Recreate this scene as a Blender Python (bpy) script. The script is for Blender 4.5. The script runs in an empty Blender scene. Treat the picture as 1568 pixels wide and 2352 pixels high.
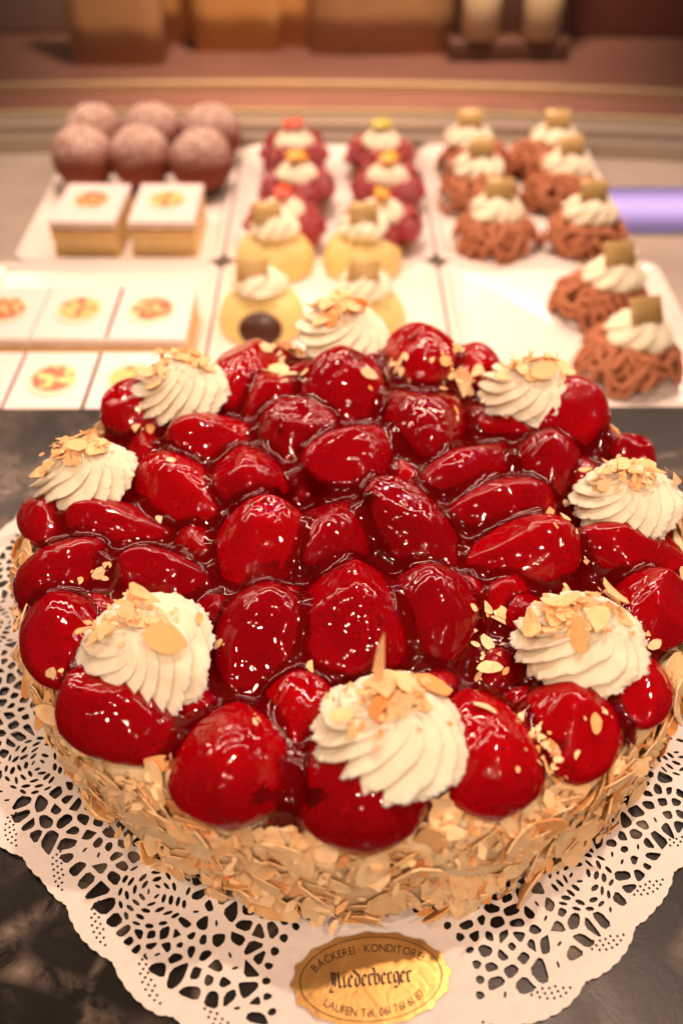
import bpy, bmesh, math, random
import numpy as np
from mathutils import Vector, Matrix, noise
from mathutils.geometry import delaunay_2d_cdt

random.seed(7)
rng = np.random.default_rng(7)
sc = bpy.context.scene
COL = sc.collection
PI = math.pi

# ------------------------------------------------------------------ camera
IW, IH, FPX = 1568.0, 2352.0, 2100.8          # photo frame the measurements were taken in
PITCH, YAW, ROLL = 0.76114, 0.00827, 0.00207
CAM = Vector((-0.00887, -0.26432, 0.31596))
_fwd = Vector((math.sin(YAW)*math.cos(PITCH), math.cos(YAW)*math.cos(PITCH), -math.sin(PITCH)))
_r0 = Vector((math.cos(YAW), -math.sin(YAW), 0)); _u0 = _r0.cross(_fwd)
_right = math.cos(ROLL)*_r0 + math.sin(ROLL)*_u0
_up = -math.sin(ROLL)*_r0 + math.cos(ROLL)*_u0
cd = bpy.data.cameras.new('camera'); cam = bpy.data.objects.new('camera', cd); COL.objects.link(cam)
m = Matrix.Identity(4)
for i in range(3):
    m[i][0], m[i][1], m[i][2], m[i][3] = _right[i], _up[i], -_fwd[i], CAM[i]
cam.matrix_world = m
cd.sensor_fit = 'VERTICAL'; cd.sensor_height = 36.0; cd.sensor_width = 24.0
cd.lens = FPX/IH*36.0
cd.clip_start = 0.01; cd.clip_end = 50
cd.dof.use_dof = True; cd.dof.focus_distance = 0.335; cd.dof.aperture_fstop = 5.2; cd.dof.aperture_blades = 0
sc.camera = cam

def ray(px, py):
    return (_fwd + _right*((px-IW/2)/FPX) - _up*((py-IH/2)/FPX))
def at(px, py, z):
    d = ray(px, py)
    return CAM + d*((z-CAM.z)/d.z)
def px_per_m(p):
    return FPX/((Vector(p)-CAM).dot(_fwd))

# ------------------------------------------------------------------ world, lamps, exposure
w = bpy.data.worlds.new('World'); sc.world = w; w.use_nodes = True
bg = w.node_tree.nodes['Background']; bg.inputs[0].default_value = (1.0, 0.62, 0.40, 1); bg.inputs[1].default_value = 0.08

def lamp(name, kind, loc, energy, color, size=None, size_y=None, target=None, spot=None, blend=.5):
    l = bpy.data.lights.new(name, kind); l.energy = energy; l.color = color
    if kind == 'AREA':
        l.shape = 'RECTANGLE'; l.size = size; l.size_y = size_y
    else:
        l.shadow_soft_size = size
    if spot: l.spot_size = math.radians(spot); l.spot_blend = blend
    o = bpy.data.objects.new(name, l); COL.objects.link(o); o.location = loc
    if target is not None:
        o.rotation_euler = (Vector(target)-Vector(loc)).to_track_quat('-Z', 'Y').to_euler()
    return o
WARM = (1.0, 0.67, 0.49)
lamp('led_strip_lamp', 'AREA', (0.0, 0.66, 0.37), 3.4, WARM, 1.5, 0.016, target=(0, 0.0, 0))
lamp('led_strip_lamp', 'AREA', (0.0, 0.52, 0.58), 4.6, WARM, 1.5, 0.020, target=(0, 0.0, 0))
lamp('purple_strip_lamp', 'AREA', (0.25, 0.56, 0.60), 0.25, (0.45, 0.30, 1.0), 1.0, 0.010, target=(0, 0.1, 0))
lamp('ceiling_spot', 'SPOT', (0.36, 0.22, 1.25), 31.0, WARM, 0.022, target=(0, -.08, 0.03), spot=32, blend=.4)
lamp('ceiling_spot', 'SPOT', (-0.34, -0.40, 1.20), 12.0, WARM, 0.018, target=(0, -.04, 0.03), spot=32)
lamp('ceiling_spot', 'SPOT', (0.05, -0.85, 0.95), 19.0, WARM, 0.022, target=(0, -.05, 0.03), spot=28, blend=.4)
lamp('ceiling_spot', 'SPOT', (0.50, -0.55, 1.05), 14.0, WARM, 0.020, target=(0, -.05, 0.03), spot=30)
lamp('ceiling_spot', 'SPOT', (-0.60, -0.75, 0.90), 7.0, WARM, 0.022, target=(0, -.05, 0.03), spot=30)
lamp('ceiling_spot', 'SPOT', (-0.1, 0.58, 1.15), 38.0, WARM, 0.02, target=(0, 0.50, 0), spot=44, blend=.8)  # added spot that brightens the trays, not a known ceiling fitting
lamp('ledge_fill_light', 'SPOT', (0.1, 0.62, 1.25), 150.0, (1.0, .66, .48), 0.08, target=(0, 1.02, 0.03), spot=40, blend=.6)  # added fill that brightens the goods beyond the glass

sc.view_settings.view_transform = 'Standard'; sc.view_settings.look = 'None'
sc.view_settings.exposure = 0.2; sc.view_settings.gamma = 1.0
sc.view_settings.use_curve_mapping = False
sc.cycles.use_denoising = True
sc.cycles.max_bounces = 8; sc.cycles.diffuse_bounces = 3; sc.cycles.glossy_bounces = 4
sc.cycles.transmission_bounces = 5; sc.cycles.transparent_max_bounces = 8
sc.cycles.caustics_reflective = False; sc.cycles.caustics_refractive = False
sc.cycles.sample_clamp_indirect = 4.0

# ------------------------------------------------------------------ material helpers
def setin(n, **kw):
    for k, v in kw.items():
        k = k.replace('_', ' ')
        if k in n.inputs: n.inputs[k].default_value = v
class M:
    """small node-graph builder"""
    def __init__(s, name):
        s.mat = bpy.data.materials.new(name); s.mat.use_nodes = True
        s.t = s.mat.node_tree; s.b = s.t.nodes['Principled BSDF']; s.out = s.t.nodes['Material Output']
    def n(s, typ, **kw):
        nd = s.t.nodes.new(typ)
        for k, v in kw.items():
            if hasattr(nd, k): setattr(nd, k, v)
        return nd
    def l(s, a, b): s.t.links.new(a, b)
    def coord(s, out='Object'):
        return s.n('ShaderNodeTexCoord').outputs[out]
    def pos(s): return s.n('ShaderNodeNewGeometry').outputs['Position']
    def noise(s, vec, scale, detail=3, rough=.55, dist=0):
        nd = s.n('ShaderNodeTexNoise'); setin(nd, Scale=scale, Detail=detail, Roughness=rough, Distortion=dist)
        s.l(vec, nd.inputs['Vector']); return nd.outputs['Fac']
    def voro(s, vec, scale, feature='F1', rand=1.0):
        nd = s.n('ShaderNodeTexVoronoi', feature=feature); setin(nd, Scale=scale, Randomness=rand)
        s.l(vec, nd.inputs['Vector']); return nd.outputs['Distance']
    def ramp(s, fac, stops, interp='LINEAR'):
        nd = s.n('ShaderNodeValToRGB'); cr = nd.color_ramp; cr.interpolation = interp
        while len(cr.elements) < len(stops): cr.elements.new(0.5)
        for e, (p, c) in zip(cr.elements, stops):
            e.position = p; e.color = (c, c, c, 1) if not isinstance(c, tuple) else (c[0], c[1], c[2], 1)
        s.l(fac, nd.inputs['Fac']); return nd.outputs['Color']
    def mix(s, fac, a, b, mode='MIX'):
        nd = s.n('ShaderNodeMix', data_type='RGBA', blend_type=mode)
        for sock, v in ((nd.inputs[0], fac), (nd.inputs[6], a), (nd.inputs[7], b)):
            if isinstance(v, (int, float)): sock.default_value = v
            elif isinstance(v, tuple): sock.default_value = (v[0], v[1], v[2], 1)
            else: s.l(v, sock)
        return nd.outputs[2]
    def math(s, op, a, b=None, clamp=False):
        nd = s.n('ShaderNodeMath', operation=op); nd.use_clamp = clamp
        for i, v in enumerate((a, b)):
            if v is None: continue
            if isinstance(v, (int, float)): nd.inputs[i].default_value = v
            else: s.l(v, nd.inputs[i])
        return nd.outputs[0]
    def bump(s, h, strength, dist, prev=None):
        nd = s.n('ShaderNodeBump'); setin(nd, Strength=strength, Distance=dist); s.l(h, nd.inputs['Height'])
        if prev is not None: s.l(prev, nd.inputs['Normal'])
        return nd.outputs['Normal']
    def set(s, **kw):
        for k, v in kw.items():
            k = k.replace('_', ' ')
            sock = s.b.inputs[k]
            if isinstance(v, (int, float)): sock.default_value = v
            elif isinstance(v, tuple): sock.default_value = (v[0], v[1], v[2], 1) if sock.type == 'RGBA' else v
            else: s.l(v, sock)
        return s

def simple(name, col, rough=.5, var=.12, scale=60, bump=0.0, bscale=300, metallic=0.0, spec=.5):
    g = M(name); p = g.pos()
    f = g.noise(p, scale)
    c = g.mix(f, tuple(x*(1-var*1.6) for x in col), tuple(min(1, x*(1+var)) for x in col))
    g.set(Base_Color=c, Roughness=rough, Metallic=metallic)
    g.b.inputs['Specular IOR Level'].default_value = spec
    if bump: g.set(Normal=g.bump(g.noise(p, bscale, 4), bump, .001))
    return g.mat

# strawberry: saturated red flesh under a wet jelly coat, seeds in small pits
g = M('strawberry'); oc = g.coord('Object')
vd = g.voro(oc, 330, rand=.8)
seed = g.ramp(vd, [(0.10, .8), (0.20, 0.0)])
pit = g.ramp(vd, [(0.10, 0.0), (0.42, 1.0)], 'EASE')
nz = g.noise(oc, 45, 4, .6)
rnd = g.n('ShaderNodeObjectInfo').outputs['Random']
ca = g.mix(nz, (0.17, 0.0002, 0.002), (0.50, 0.0008, 0.005))
ca = g.mix(g.math('MULTIPLY', rnd, .65), ca, (0.12, 0.0002, 0.002))
pale = g.ramp(g.noise(oc, 300, 2), [(0.62, 0.0), (0.8, 0.18)])
ca = g.mix(pale, ca, (0.75, 0.02, 0.015))
cb = g.mix(seed, ca, (0.075, 0.004, 0.004))
g.set(Base_Color=cb, Roughness=.45, Normal=g.bump(pit, .35, .0006), Coat_Weight=1.0, Coat_Roughness=.02, Coat_IOR=1.42,
      Subsurface_Weight=.3, Subsurface_Radius=(1.0, .08, .06), Subsurface_Scale=.003)
g.b.inputs['Specular IOR Level'].default_value = 0.0
g.set(Coat_Normal=g.bump(pit, .05, .0006, g.bump(g.noise(oc, 70, 1, .4, 1.8), .46, .0032)))
MAT_BERRY = g.mat

# jelly glaze between the fruit: deep red, see-through, mirror smooth
g = M('jelly_glaze'); p = g.pos()
nrm = g.bump(g.noise(p, 60, 1, .4, 1.5), .36, .0032)
th = g.n('ShaderNodeAttribute'); th.attribute_name = 'thickness'       # metres of jelly above the fruit
ab = g.math('SUBTRACT', 1.0, g.math('POWER', 2.718, g.math('MULTIPLY', th.outputs['Fac'], -420.0)), True)
df = g.n('ShaderNodeBsdfDiffuse'); g.l(g.mix(ab, (0.24, 0.0006, 0.002), (0.10, 0.0005, 0.0012)), df.inputs['Color'])
tr = g.n('ShaderNodeBsdfTransparent'); g.l(g.mix(ab, (0.97, 0.80, 0.80), (0.50, 0.01, 0.015)), tr.inputs[0])
mx = g.n('ShaderNodeMixShader'); g.l(g.math('MULTIPLY', ab, .80), mx.inputs[0]); g.l(tr.outputs[0], mx.inputs[1]); g.l(df.outputs[0], mx.inputs[2])
gl = g.n('ShaderNodeBsdfGlossy'); gl.inputs['Roughness'].default_value = .025; g.l(nrm, gl.inputs['Normal'])
fr = g.n('ShaderNodeFresnel'); fr.inputs[0].default_value = 1.38; g.l(nrm, fr.inputs['Normal'])
mx2 = g.n('ShaderNodeMixShader'); g.l(fr.outputs[0], mx2.inputs[0]); g.l(mx.outputs[0], mx2.inputs[1]); g.l(gl.outputs[0], mx2.inputs[2])
g.l(mx2.outputs[0], g.out.inputs['Surface'])
MAT_GLAZE = g.mat

# whipped cream
def cream_mat(name, col):
    g = M(name); oc = g.coord('Object')
    c = g.mix(g.noise(oc, 120), tuple(x*.95 for x in col), col)
    b = g.bump(g.noise(oc, 900, 4, .7), .35, .0006)
    b = g.bump(g.noise(oc, 260, 3, .6), .30, .0010, b)
    g.set(Base_Color=c, Roughness=.55, Normal=b, Subsurface_Weight=.6, Subsurface_Radius=(1, .72, .35), Subsurface_Scale=.0035)
    return g.mat
MAT_CREAM = cream_mat('whipped_cream', (0.96, 0.89, 0.68))
MAT_BUTTER = cream_mat('cake_cream', (0.92, 0.74, 0.46))

# almond flakes: blanched centre, toasted edges; per-flake tint
def almond_mat(name, attr, toast=0.0):
    g = M(name); oc = g.coord('Object')
    if attr:
        a = g.n('ShaderNodeAttribute'); a.attribute_name = 'tint'; r = a.outputs['Fac']
    else:
        r = g.n('ShaderNodeObjectInfo').outputs['Random']
    n1 = g.noise(g.pos(), 330, 4, .6)
    base = g.ramp(r, [(0.0, (0.93, 0.66, 0.34)), (0.55, (0.94, 0.73, 0.43)), (0.82, (0.93, 0.58, 0.25)), (0.95, (0.86, 0.40, 0.12)), (1.0, (0.68, 0.24, 0.06))])
    c = g.mix(g.ramp(n1, [(0.48, 0.0), (0.8, .55)]), base, (0.74, 0.36, 0.12))
    c = g.mix(g.ramp(n1, [(0.22, .5), (0.42, 0.0)]), c, (0.88, 0.76, 0.54))
    if toast: c = g.mix(toast, c, (0.86, 0.42, 0.14))
    g.set(Base_Color=c, Roughness=.5, Normal=g.bump(g.noise(g.pos(), 900, 3), .35, .0005),
          Sheen_Weight=0.0)
    return g.mat
MAT_ALMOND = almond_mat('toasted_almond', False)
MAT_ALMOND_TOAST = almond_mat('well_toasted_almond', False, .42)
MAT_ALMOND_STUFF = almond_mat('toasted_almond_mass', True)

# dark marbled stone
g = M('dark_stone'); p = g.pos()
n1 = g.noise(p, 9, 6, .65, 1.2); n2 = g.noise(p, 60, 6, .7, .5)
v = g.ramp(g.voro(g.mix(.35, p, g.n('ShaderNodeTexNoise').outputs['Color']), 9, 'DISTANCE_TO_EDGE'), [(0.0, 1.0), (0.035, 0.0)])
cl = g.math('MULTIPLY', g.ramp(n1, [(0.48, 0.0), (0.66, 1.0)]), g.ramp(n2, [(0.42, 0.0), (0.68, 1.0)]))
c = g.mix(cl, (0.006, 0.005, 0.004), (0.15, 0.11, 0.085))
g.b.inputs['Specular IOR Level'].default_value = .4
c = g.mix(g.math('MULTIPLY', v, g.ramp(n2, [(0.4, 0.0), (0.7, .55)])), c, (0.42, 0.33, 0.26))
g.set(Base_Color=c, Roughness=g.ramp(n2, [(0.3, .32), (0.7, .40)]), Normal=g.bump(n2, .25, .0006))
MAT_STONE = g.mat

# embossed paper
g = M('lace_paper'); p = g.pos()
c = g.mix(g.noise(p, 400, 3), (0.70, 0.66, 0.62), (0.82, 0.78, 0.74))
em = g.ramp(g.voro(p, 170, 'SMOOTH_F1'), [(0.1, 0.0), (0.6, 1.0)])
b = g.bump(em, .5, .0010); b = g.bump(g.noise(p, 1500, 2), .25, .0002, b)
g.set(Base_Color=c, Roughness=.8, Normal=b)
MAT_PAPER = g.mat

g = M('gold_foil'); p = g.pos()
n1 = g.noise(p, 55, 3, .55, 1.6)
mp = g.n('ShaderNodeMapping'); g.l(p, mp.inputs[0]); mp.inputs['Scale'].default_value = (.4, 2.2, 1)
n2 = g.noise(mp.outputs[0], 190, 4, .6, .6)
g.set(Base_Color=g.mix(n1, (0.50, 0.27, 0.08), (0.72, 0.45, 0.16)), Metallic=.85, Roughness=g.ramp(n1, [(0.3, .28), (0.7, .5)]),
      Normal=g.bump(n2, .12, .0004, g.bump(n1, .2, .0015)))
MAT_GOLD = g.mat
MAT_INK = simple('dark_brown_ink', (0.020, 0.009, 0.006), .45)
MAT_TRAY = simple('white_porcelain', (0.80, 0.75, 0.69), .14, .03, 20)
g = M('brushed_steel'); p = g.pos()
mp = g.n('ShaderNodeMapping'); g.l(p, mp.inputs[0]); mp.inputs['Scale'].default_value = (.3, 30, 30)
f = g.noise(mp.outputs[0], 14, 4)
g.set(Base_Color=g.mix(f, (0.52, 0.45, 0.37), (0.68, 0.60, 0.50)), Metallic=.7, Roughness=.34)
MAT_STEEL = g.mat
g = M('shelf_metal'); p = g.pos(); f = g.noise(p, 18, 4)
g.set(Base_Color=g.mix(f, (0.40, 0.35, 0.29), (0.52, 0.45, 0.37)), Metallic=.25, Roughness=g.ramp(f, [(0.3, .28), (0.7, .42)]))
MAT_SHELF = g.mat
g = M('sugar_dusted_chocolate'); oc = g.coord('Object')
sx = g.n('ShaderNodeSeparateXYZ'); g.l(g.n('ShaderNodeNewGeometry').outputs['Normal'], sx.inputs[0])
topm = g.ramp(sx.outputs['Z'], [(0.0, 0.0), (0.75, 1.0)])
sp = g.ramp(g.noise(oc, 13, 4, .7), [(0.43, 0.0), (0.56, 1.0)])
patch = g.ramp(g.noise(oc, 2.2, 3), [(0.3, .65), (0.6, 1.0)])
fac = g.math('MULTIPLY', g.math('MULTIPLY', g.math('MULTIPLY', topm, sp), patch), 1.0)
g.set(Base_Color=g.mix(fac, g.mix(g.noise(oc, 150), (0.22, 0.042, 0.022), (0.36, 0.080, 0.045)), (0.90, 0.80, 0.70)), Roughness=.85,
      Normal=g.bump(g.noise(oc, 300, 4), .6, .0012))
MAT_TRUFFLE = g.mat
MAT_CUP = simple('dark_paper_cup', (0.10, 0.055, 0.035), .6)
MAT_SPONGE = simple('vanilla_sponge', (0.80, 0.56, 0.25), .8, .12, 200, .5, 700)
MAT_FILL = simple('slice_filling', (0.86, 0.66, 0.34), .6, .06, 200)
MAT_CRUST = simple('baked_crust', (0.46, 0.20, 0.07), .7, .25, 160, .5, 600)
MAT_ICING = simple('white_icing', (0.80, 0.70, 0.67), .35, .03, 80)
g = M('printed_badge'); oc = g.coord('Object')
vn = g.n('ShaderNodeTexVoronoi'); setin(vn, Scale=150); g.l(oc, vn.inputs['Vector'])
rr = g.n('ShaderNodeObjectInfo').outputs['Random']
hue = g.math('FRACT', g.math('ADD', g.noise(oc, 110, 1), g.math('MULTIPLY', rr, .25)))
c = g.ramp(hue, [(0.30, (0.85, 0.66, 0.20)), (0.47, (0.84, 0.62, 0.25)), (0.55, (0.66, 0.13, 0.06)), (0.66, (0.62, 0.10, 0.06)), (0.74, (0.45, 0.50, 0.16))], 'LINEAR')
g.set(Base_Color=c, Roughness=.5); MAT_BADGE = g.mat
MAT_BADGE_BACK = simple('printed_badge_ground', (0.80, 0.70, 0.52), .5, .05)
g = M('glazed_raspberry'); oc = g.coord('Object')
g.set(Base_Color=g.mix(g.noise(oc, 90), (0.22, 0.001, 0.004), (0.50, 0.004, 0.010)), Roughness=.1, Coat_Weight=1, Coat_Roughness=.03,
      Subsurface_Weight=.3, Subsurface_Radius=(1, .1, .1), Subsurface_Scale=.003)
MAT_RASP = g.mat
MAT_DOME = simple('yellow_mousse', (0.86, 0.66, 0.26), .3, .04, 40)
MAT_CHIP = simple('gold_chocolate_chip', (0.50, 0.34, 0.12), .4, .15, 120, metallic=.1)
MAT_CHIP_RED = simple('red_fruit_piece', (0.70, 0.09, 0.04), .3, .1)
MAT_CHIP_ORANGE = simple('orange_fruit_piece', (0.84, 0.42, 0.05), .3, .1)
MAT_CHIP_GREEN = simple('yellow_green_fruit_piece', (0.62, 0.52, 0.07), .3, .1)
MAT_NOODLE = simple('chestnut_puree', (0.46, 0.165, 0.070), .65, .22, 140, .4, 500)
MAT_CHOC = simple('dark_chocolate', (0.07, 0.018, 0.010), .3)
MAT_LEDGE = simple('brown_polished_ledge', (0.22, 0.11, 0.085), .09, .2, 6)
MAT_WOODBACK = simple('warm_wood_panel', (0.42, 0.20, 0.09), .5, .25, 5)
MAT_KRAFT = simple('kraft_paper', (0.50, 0.27, 0.12), .7, .15, 25)
MAT_ORANGE = simple('orange_paper', (0.72, 0.38, 0.12), .6, .12, 15)
MAT_REDPAPER = simple('red_paper', (0.45, 0.07, 0.03), .6, .1, 30)
MAT_DARKWOOD = simple('dark_wood', (0.13, 0.055, 0.035), .4, .2, 20)
MAT_GREYBOX = simple('grey_lilac_card', (0.36, 0.25, 0.23), .5, .15, 12)
MAT_BRICK = simple('red_brown_wall', (0.22, 0.06, 0.04), .6, .15, 8)
MAT_BEIGE = simple('beige_card', (0.62, 0.48, 0.30), .6, .1, 20)
MAT_BRASS = simple('pale_brass_trim', (0.72, 0.60, 0.36), .25, .06, 20, metallic=.6)
g = M('glass_pane')
g.set(Base_Color=(1, 1, 1), Roughness=.02, Transmission_Weight=1.0, IOR=1.45); 
tr = g.n('ShaderNodeBsdfTransparent'); tr.inputs[0].default_value = (.95, .96, .95, 1)
gl = g.n('ShaderNodeBsdfGlossy'); gl.inputs['Roughness'].default_value = .02
mx = g.n('ShaderNodeMixShader'); mx.inputs[0].default_value = .05; g.l(tr.outputs[0], mx.inputs[1]); g.l(gl.outputs[0], mx.inputs[2])
g.l(mx.outputs[0], g.out.inputs['Surface']); MAT_GLASS = g.mat
g = M('purple_shelf_glow'); e = g.n('ShaderNodeEmission'); e.inputs[0].default_value = (0.84, 0.54, 1.0, 1)
sx = g.n('ShaderNodeSeparateXYZ'); g.l(g.coord('Generated'), sx.inputs[0])
g.l(g.ramp(sx.outputs['Y'], [(0.0, .25), (0.55, 1.0), (1.0, .30)], 'EASE'), e.inputs[1])      # purple light on the shelf given as emission, fading to both edges
g.l(e.outputs[0], g.out.inputs['Surface']); MAT_PURPLE = g.mat

# ------------------------------------------------------------------ object helpers
def mesh(name, verts, faces, mat, smooth=False):
    me = bpy.data.meshes.new(name); me.from_pydata([tuple(v) for v in verts], [], [tuple(f) for f in faces])
    if mat: me.materials.append(mat)
    if smooth: me.polygons.foreach_set('use_smooth', [True]*len(me.polygons))
    me.update(); return me
def link(name, me, parent=None, loc=(0, 0, 0), rot=None, scale=None):
    o = bpy.data.objects.new(name, me); COL.objects.link(o); o.location = loc
    if rot is not None:
        if isinstance(rot, Matrix): o.rotation_euler = rot.to_euler()
        else: o.rotation_euler = rot
    if scale is not None: o.scale = (scale,)*3 if isinstance(scale, (int, float)) else scale
    if parent is not None: o.parent = parent
    return o
def tag(o, label, cat, group=None):
    o['label'] = label; o['category'] = cat
    if group: o['group'] = group
    return o
def thing(name, label, cat, loc=(0, 0, 0), rotz=0, group=None):
    o = bpy.data.objects.new(name, None); COL.objects.link(o); o.location = loc; o.rotation_euler = (0, 0, rotz)
    o.empty_display_size = .02
    return tag(o, label, cat, group)
def struct(name, me, loc=(0, 0, 0), rot=None):
    o = link(name, me, None, loc, rot); o['kind'] = 'structure'; return o
def box(sx, sy, sz, mat, bev=.001, seg=2, name='box', base=True):
    bm = bmesh.new(); bmesh.ops.create_cube(bm, size=1)
    for v in bm.verts:
        v.co = Vector((v.co.x*sx, v.co.y*sy, (v.co.z + (.5 if base else 0))*sz))
    if bev: bmesh.ops.bevel(bm, geom=list(bm.edges), offset=bev, segments=seg, profile=.5, affect='EDGES')
    me = bpy.data.meshes.new(name); bm.to_mesh(me); bm.free(); me.materials.append(mat)
    me.polygons.foreach_set('use_smooth', [bev > 0]*len(me.polygons)); return me
def lathe(prof, n, mat, smooth=True, fn=None, name='lathe', cap=True):
    vs, fs = [], []
    for j, (r, z) in enumerate(prof):
        for i in range(n):
            a = 2*PI*i/n; rr, zz = (fn(a, j, r, z) if fn else (r, z))
            vs.append((rr*math.cos(a), rr*math.sin(a), zz))
    for j in range(len(prof)-1):
        for i in range(n):
            k = (i+1) % n; fs.append((j*n+i, j*n+k, (j+1)*n+k, (j+1)*n+i))
    if cap:
        fs.append(tuple(reversed(range(n)))); L = (len(prof)-1)*n; fs.append(tuple(range(L, L+n)))
    return mesh(name, vs, fs, mat, smooth)
def tube(pts, r, sides, vs, fs):
    base = len(vs); n = len(pts)
    for i, p in enumerate(pts):
        t = (pts[min(i+1, n-1)] - pts[max(i-1, 0)]).normalized()
        u = t.cross(Vector((0, 0, 1)));  u = u.normalized() if u.length > 1e-6 else Vector((1, 0, 0))
        v = t.cross(u); rr = r*(.55 if i in (0, n-1) else 1)
        for k in range(sides):
            a = 2*PI*k/sides; vs.append(p + u*(rr*math.cos(a)) + v*(rr*math.sin(a)))
    for i in range(n-1):
        for k in range(sides):
            q = (k+1) % sides
            fs.append((base+i*sides+k, base+i*sides+q, base+(i+1)*sides+q, base+(i+1)*sides+k))
    fs.append(tuple(base+k for k in reversed(range(sides)))); fs.append(tuple(base+(n-1)*sides+k for k in range(sides)))

# ------------------------------------------------------------------ setting: stone slab, shelf, ledge behind the glass
SHELF = -0.032
bm_slab = box(1.8, 0.95, 0.030, MAT_STONE, .0025, 3, 'stone_counter')
struct('stone_counter', bm_slab, (0, 0.155-0.475, -0.030))
struct('display_shelf', box(2.4, 0.56, 0.02, MAT_SHELF, 0, name='display_shelf'), (0, 0.36, SHELF-0.02))
def arc_strip(y0, y1, z0, z1, mat, lean=0.0, wid=2.4, n=40, name='strip'):
    """long bar along x, bowed gently like the curved front of the case"""
    vs, fs = [], []
    for i in range(n+1):
        x = -wid/2 + wid*i/n; dy = -(.131*x*x + .032*x)
        for (yy, zz) in ((y0, z0), (y1, z0), (y1+lean, z1), (y0+lean, z1)): vs.append((x, yy+dy, zz))
    for i in range(n):
        for k in range(4):
            q = (k+1) % 4; fs.append((i*4+k, i*4+q, (i+1)*4+q, (i+1)*4+k))
    fs.append((0, 3, 2, 1)); fs.append((n*4, n*4+1, n*4+2, n*4+3))
    me = mesh(name, vs, fs, mat); return me
rail = thing('steel_rail', 'curved brushed steel rail along the back of the display shelf', 'rail', (0, 0.0, SHELF))
link('rail_base', arc_strip(.592, .640, 0.0003, .013, MAT_STEEL), rail)
link('rail_lip', arc_strip(.606, .640, 0.0133, .0195, MAT_STEEL), rail)
link('rail_trim', arc_strip(.632, .640, 0.0198, .0225, MAT_BRASS), rail)
struct('back_ledge', box(3.2, 1.2, 0.02, MAT_LEDGE, 0, name='back_ledge'), (0, 1.242, SHELF-0.02))
pane = thing('glass_front', 'clear front glass of the case standing behind the steel rail', 'glass', (0, 0, SHELF))
link('pane', arc_strip(.765, .771, .0005, .42, MAT_GLASS, .16), pane)
link('edge_trim', arc_strip(.750, .760, .0006, .008, MAT_BRASS), pane)
struct('back_wall', box(3.4, .04, 1.2, MAT_BRICK, 0, name='back_wall'), (0, 1.75, SHELF))

# ------------------------------------------------------------------ trays
FL = SHELF + 0.004      # tray floor
def tray_mesh(wx, wy, h=.0085, r=.014, rim=.005):
    def ring(inset, z, rr):
        out = []
        for (cx, cy, a0) in ((1, 1, 0), (-1, 1, 90), (-1, -1, 180), (1, -1, 270)):
            for k in range(7):
                a = math.radians(a0 + 15*k)
                out.append((cx*(wx/2-inset-rr)+rr*math.cos(a), cy*(wy/2-inset-rr)+rr*math.sin(a), z))
        return out
    rings = [ring(.006, 0, r-.002), ring(.0015, .003, r), ring(0, h-.001, r), ring(.001, h, r), ring(rim-.001, h, r-.003), ring(rim, h-.001, r-.003),
             ring(rim+.003, .0052, r-.005), ring(rim+.006, .004, r-.006)]
    vs = [v for R in rings for v in R]; n = 28; fs = []
    for j in range(len(rings)-1):
        for i in range(n): fs.append((j*n+i, j*n+(i+1) % n, (j+1)*n+(i+1) % n, (j+1)*n+i))
    fs.append(tuple(reversed(range(n)))); fs.append(tuple((len(rings)-1)*n+i for i in range(n)))
    return mesh('tray', vs, fs, MAT_TRAY, True)
TX = [(-.2535, -.0945), (-.0930, .0675), (.0690, .2240)]
TYF = (.3685, .588); TYN = (.1585, .3670)
tl = {(0, 1): 'white porcelain tray holding six sugar dusted balls and two standing slices',
      (1, 1): 'white porcelain tray under the raspberry tartlets, far row',
      (2, 1): 'white porcelain tray under six brown noodle nests, far row',
      (0, 0): 'white porcelain tray packed with flat iced slices, behind the cake on the left',
      (1, 0): 'white porcelain tray with two yellow domes directly behind the cake',
      (2, 0): 'mostly empty white porcelain tray with two brown noodle nests'}
for (i, j), lab in tl.items():
    x0, x1 = TX[i]; y0, y1 = (TYF if j else TYN)
    if j == 0 and i == 0: x0 -= .016
    if j == 0 and i == 2: x1 += .010
    o = link('serving_tray', tray_mesh(x1-x0, y1-y0), None, ((x0+x1)/2, (y0+y1)/2, SHELF+.0003))
    tag(o, lab, 'tray', 'white trays in the display case')

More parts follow.
